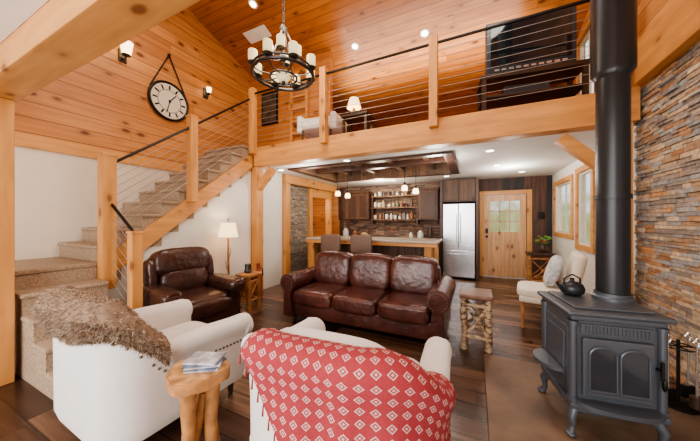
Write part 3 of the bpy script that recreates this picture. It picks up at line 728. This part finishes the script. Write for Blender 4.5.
# ------------------------------------------------------------ chandelier
g=G(); R=.36
def ring(r,z,t): g.tube([(r*math.cos(2*pi*i/40),r*math.sin(2*pi*i/40),z) for i in range(40)],t,bronze,n=8,closed=True)
ring(R,0,.020); ring(R,.05,.012); ring(.16,-.03,.012)
g.cyl((0,0,-.06),(0,0,.60),.014,bronze); g.sq((0,0,-.09),(.05,.05,.05),bronze,1,1,n=10); g.lathe([(.03,.18),(.05,.22),(.03,.27)],(0,0,0),bronze,n=16); g.lathe([(.02,.54),(.05,.57),(.02,.62)],(0,0,0),bronze,n=16)
g.lathe([(.05,-.07),(.085,-.03),(.09,.02)],(0,0,0),glow,n=20)
for i in range(8):
    a=2*pi*i/8+.2; c,s_=math.cos(a),math.sin(a)
    g.tube([(.02*c,.02*s_,.0),(.15*c,.15*s_,-.03),(.28*c,.28*s_,-.03),(R*c,R*s_,.0)],.008,bronze,n=6)
    if i%2==0: g.tube([(.02*c,.02*s_,.58),(.10*c,.10*s_,.40),(.20*c,.20*s_,.20),(R*c,R*s_,.03)],.008,bronze,n=6)
    g.lathe([(.02,.02),(.05,.035),(.058,.05),(.04,.055)],(R*c,R*s_,0),bronze,n=14)
    g.lathe([(.042,.055),(.053,.08),(.053,.18),(.048,.187),(0,.188)],(R*c,R*s_,0),glow,n=14)
for i in range(4):
    a=2*pi*i/4+.5; c,s_=.17*math.cos(a),.17*math.sin(a)
    g.lathe([(.035,.22),(.05,.23),(.035,.24)],(c,s_,0),bronze,n=12); g.lathe([(.04,.24),(.050,.26),(.050,.36),(0,.365)],(c,s_,0),glow,n=14); g.tube([(0,0,.2),(c*.6,s_*.6,.17),(c,s_,.22)],.006,bronze,n=6)
z=.62; k=0
while z<2.30:
    pts=[(.014*math.cos(t*pi/4)*(1 if k%2 else 0),.014*math.cos(t*pi/4)*(0 if k%2 else 1),z+.03+.032*math.sin(t*pi/4)) for t in range(8)]
    g.tube(pts,.006,bronze,n=5,closed=True); z+=.048; k+=1
g.lathe([(.07,2.36),(.06,2.32),(.02,2.30)],(0,0,0),bronze,n=16)
g.make('chandelier',(-2.12,2.55,3.18),0.01)
# ------------------------------------------------------------ wall clock, sconces
g=G(); R=.33
def disc(x0,x1,r,m,n=40): g.cyl((x0,0,0),(x1,0,0),r,m,n=n)
disc(.005,.035,R,bronze); disc(.034,.04,R*.9,ivory)
g.tube([(.04,R*.97*math.cos(2*pi*i/40),R*.97*math.sin(2*pi*i/40)) for i in range(40)],.02,blackm,n=8,closed=True)
g.tube([(.042,R*.58*math.cos(2*pi*i/40),R*.58*math.sin(2*pi*i/40)) for i in range(40)],.004,blackm,n=5,closed=True)
for i in range(12):
    a=2*pi*i/12; g.box((.041,-.013,R*.72-.035),(.045,.013,R*.72+.035),blackm); o=len(g.v)-8
    for j in range(o,o+8):
        x,y,z=g.v[j]; g.v[j]=(x,y*math.cos(a)-z*math.sin(a),y*math.sin(a)+z*math.cos(a))
g.tube([(.05,0,0),(.05,.10,.13)],.008,blackm); g.tube([(.05,0,0),(.05,-.05,-.20)],.006,blackm); disc(.04,.06,.02,blackm,12)
g.tube([(.03,-.30,.16),(.025,0,.82)],.011,blackm); g.tube([(.03,.30,.16),(.025,0,.82)],.011,blackm); g.sq((.03,0,.82),(.05,.05,.05),blackm,1,1,n=8)
g.make('wall_clock',(XL,2.80,3.50),0.0001)
def sconce(n_,y,z,k=1):
    g=G(); g.box((.002,-.05,-.1),(.025,.05,.1),bronze,.006); g.tube([(.02,0,-.04),(.09,0,-.08),(.12,0,-.02)],.008,bronze); g.lathe([(.045*k,0),(.07*k,.16*k),(.067*k,.16*k),(.042*k,0)],(.12,0,-.02),pglow,n=18); g.lathe([(.02,-.03),(.05*k,-.01),(.046*k,.0)],(.12,0,-.01),bronze,n=16)
    g.make(n_,(XL,y,z),0.0001)
sconce('wall_sconce',2.13,3.93,1.2); sconce('wall_sconce.001',3.5,3.95,.7)
# ------------------------------------------------------------ loft items
g=G(); g.box((-4.50,4.63,3.60),(-4.02,4.655,4.35),blackm,.006); g.box((-4.46,4.622,3.64),(-4.06,4.632,4.31),simple('picture_print',(.07,.055,.04),.4,var=.8,vscale=6)); g.make('picture_frame')
g=G()
for x in(-3.60,-3.20): g.box((x-.025,4.56,ZL),(x+.025,4.64,4.75),tim['z'],.006)
for i in range(7): g.box((-3.575,4.57,3.0+i*.26),(-3.225,4.63,3.04+i*.26),tim['x'],.004)
g.make('loft_ladder')
g=G(); g.box((-2.15,4.12,ZL+.42),(-1.65,4.5,ZL+.47),darkwood,.01)
for sx in(-2.11,-1.69):
    for sy in(4.17,4.46): g.box((sx-.02,sy-.02,ZL),(sx+.02,sy+.02,ZL+.42),darkwood)
g.make('loft_side_table')
g=G(); g.lathe([(.06,0),(.07,.02),(.03,.05),(.05,.10),(.02,.16),(.01,.2)],(0,0,0),bronze); g.lathe([(.13,.17),(.08,.34),(.077,.34),(.127,.17)],(0,0,0),shade,n=24); g.cyl((0,0,.18),(0,0,.35),.004,bronze)
g.make('table_lamp',(-1.98,4.32,ZL+.47),.01)
g=G(); g.box((-.3,-.3,.25),(.3,.3,.45),fabric,.05,seg=3); g.box((-.3,.2,.4),(.3,.34,.62),fabric,.06,seg=3)
for sx in(-1,1): g.box((sx*.33-.06,-.3,.2),(sx*.33+.06,.32,.52),fabric,.05,seg=3); g.cyl((sx*.28,-.25,0),(sx*.28,-.25,.25),.02,darkwood); g.cyl((sx*.28,.28,0),(sx*.28,.28,.25),.02,darkwood)
g.make('loft_armchair',(-2.60,4.24,ZL),.1)
TVX,TVY=.62,4.12
g=G(); g.box((-.58,-.22,.44),(.58,.22,.50),darkwood,.01); g.box((-.56,-.20,.20),(.56,.20,.23),darkwood,.006); g.box((-.56,-.2,.03),(.56,.2,.06),darkwood,.006)
for sx in(-1,1):
    for sy in(-1,1): g.box((sx*.54-.025,sy*.19-.025,0),(sx*.54+.025,sy*.19+.025,.46),darkwood)
g.box((-.3,-.15,.23),(.2,.12,.34),tvgrey,.005); g.make('tv_stand',(TVX,TVY,ZL),.12)
g=G(); g.box((-.50,-.10,.05),(.50,-.0,.74),tvgrey,.02,seg=3); g.box((-.445,-.108,.14),(.445,-.098,.70),screen,.004); g.box((-.38,.0,.10),(.38,.15,.62),tvgrey,.06,seg=3); g.box((-.28,-.13,0),(.28,.15,.05),tvgrey,.012)
for i in range(10): g.box((-.40+i*.083,-.112,.075),(-.345+i*.083,-.099,.10),steel)
g.make('television',(TVX,TVY,ZL+.50),.12)
cnt=0
def dl(x,y,z,tilt=0):
    global cnt
    g=G(); g.lathe([(.075,-.006),(.085,-.001),(.085,.0)],(0,0,0),ceilw,n=24); g.lathe([(.055,-.009),(.055,-.005)],(0,0,0),lens,n=20)
    o=g.make('recessed_light' if cnt==0 else 'recessed_light.%03d'%cnt,(x,y,z),.001); o.rotation_euler=(tilt,0,0); cnt+=1
for x,y in((.2,4.4),(.37,5.6),(-3.6,4.25),(-2.0,4.06),(.9,6.6),(-1.9,6.6),(-.6,6.5)): dl(x,y,ZC-.001)
tl=-math.atan(.33)
for x,y in((-2.16,4.76),(-.83,4.91),(-3.6,3.5),(.2,4.0),(.6,5.6)): dl(x,y,zr(y)-.002,tl)
g=G(); g.box((-.28,-.12,-.015),(.28,.12,0),ceilw,.004)
for i in range(9): g.box((-.25+i*.057,-.10,-.022),(-.215+i*.057,.10,-.015),ceilw)
o=g.make('ceiling_vent',(-3.95,3.95,zr(3.95)-.002),.001); o.rotation_euler=(tl,0,0)
# ------------------------------------------------------------ lights
def area(name,loc,rot,sx,sy,p,col=(1,.96,.9)):
    l=bpy.data.lights.new(name,'AREA'); l.shape='RECTANGLE'; l.size=sx; l.size_y=sy; l.energy=p; l.color=col
    o=bpy.data.objects.new(name,l); o.location=loc; o.rotation_euler=rot; S.collection.objects.link(o)
def point(name,loc,p,col=(1,.85,.65),r=.1):
    l=bpy.data.lights.new(name,'POINT'); l.energy=p; l.color=col; l.shadow_soft_size=r
    o=bpy.data.objects.new(name,l); o.location=loc; S.collection.objects.link(o)
area('daylight_front',(-1.0,YF+.1,1.8),(pi/2,0,0),3.2,3.0,215,(1,.97,.94))
area('daylight_side',(-3.6,YF+.1,1.4),(pi/2,0,0),1.4,1.8,70,(1,.97,.94))
area('roof_fill',(-1.5,2.2,5.25),(0,0,0),4.0,1.6,120,(1,.93,.84))  # soft fill added under the ridge to lift exposure, no fixture there
area('loft_fill',(-1,5.3,4.2),(pi,0,0),3.5,.8,42,(1,.91,.8))
point('chandelier_light',(-2.12,2.55,3.70),65,r=.3)
point('loft_front_fill',(.4,3.1,4.7),36,(1,.92,.82),r=.3)  # added point fill that brightens the loft, not a real fixture
point('kitchen_light_a',(-2.2,6.3,2.2),50,(1,.86,.68),r=.15); point('kitchen_light_b',(.6,5.9,2.2),34,(1,.92,.84),r=.15)
point('kitchen_light_c',(-.6,4.6,2.2),36,(1,.93,.86),r=.15); point('kitchen_light_d',(-2.9,4.3,2.2),26,(1,.93,.86),r=.15)
point('hall_light',(-4.4,6.0,1.9),28,(1,.75,.5),r=.15)
point('lamp_bulb',(-3.68,3.04,1.28),5,r=.04)
w=bpy.data.worlds.new('world'); S.world=w; w.use_nodes=True; nt=w.node_tree; bg=nt.nodes['Background']
tc=nt.nodes.new('ShaderNodeTexCoord'); s=nt.nodes.new('ShaderNodeSeparateXYZ'); nt.links.new(tc.outputs['Generated'],s.inputs[0])
n=NOISE(nt,tc.outputs['Generated'],18,5)
f=RANGE(nt,M(nt,'ADD',s.outputs[2],M(nt,'MULTIPLY',M(nt,'SUBTRACT',n,.5),.25)),.02,.10)
nt.links.new(MIX(nt,f,MIX(nt,n,(.14,.18,.06),(.65,.65,.35)),(.88,.94,1.0)),bg.inputs[0]); bg.inputs[1].default_value=1.3
# ------------------------------------------------------------ camera
cd=bpy.data.cameras.new('camera'); cd.lens=13.47; cd.sensor_width=36; cd.sensor_fit='HORIZONTAL'; cd.clip_start=.05
co=bpy.data.objects.new('camera',cd); co.location=(0,0,1.4); co.rotation_euler=(pi/2,0,math.radians(25.5)); S.collection.objects.link(co); S.camera=co
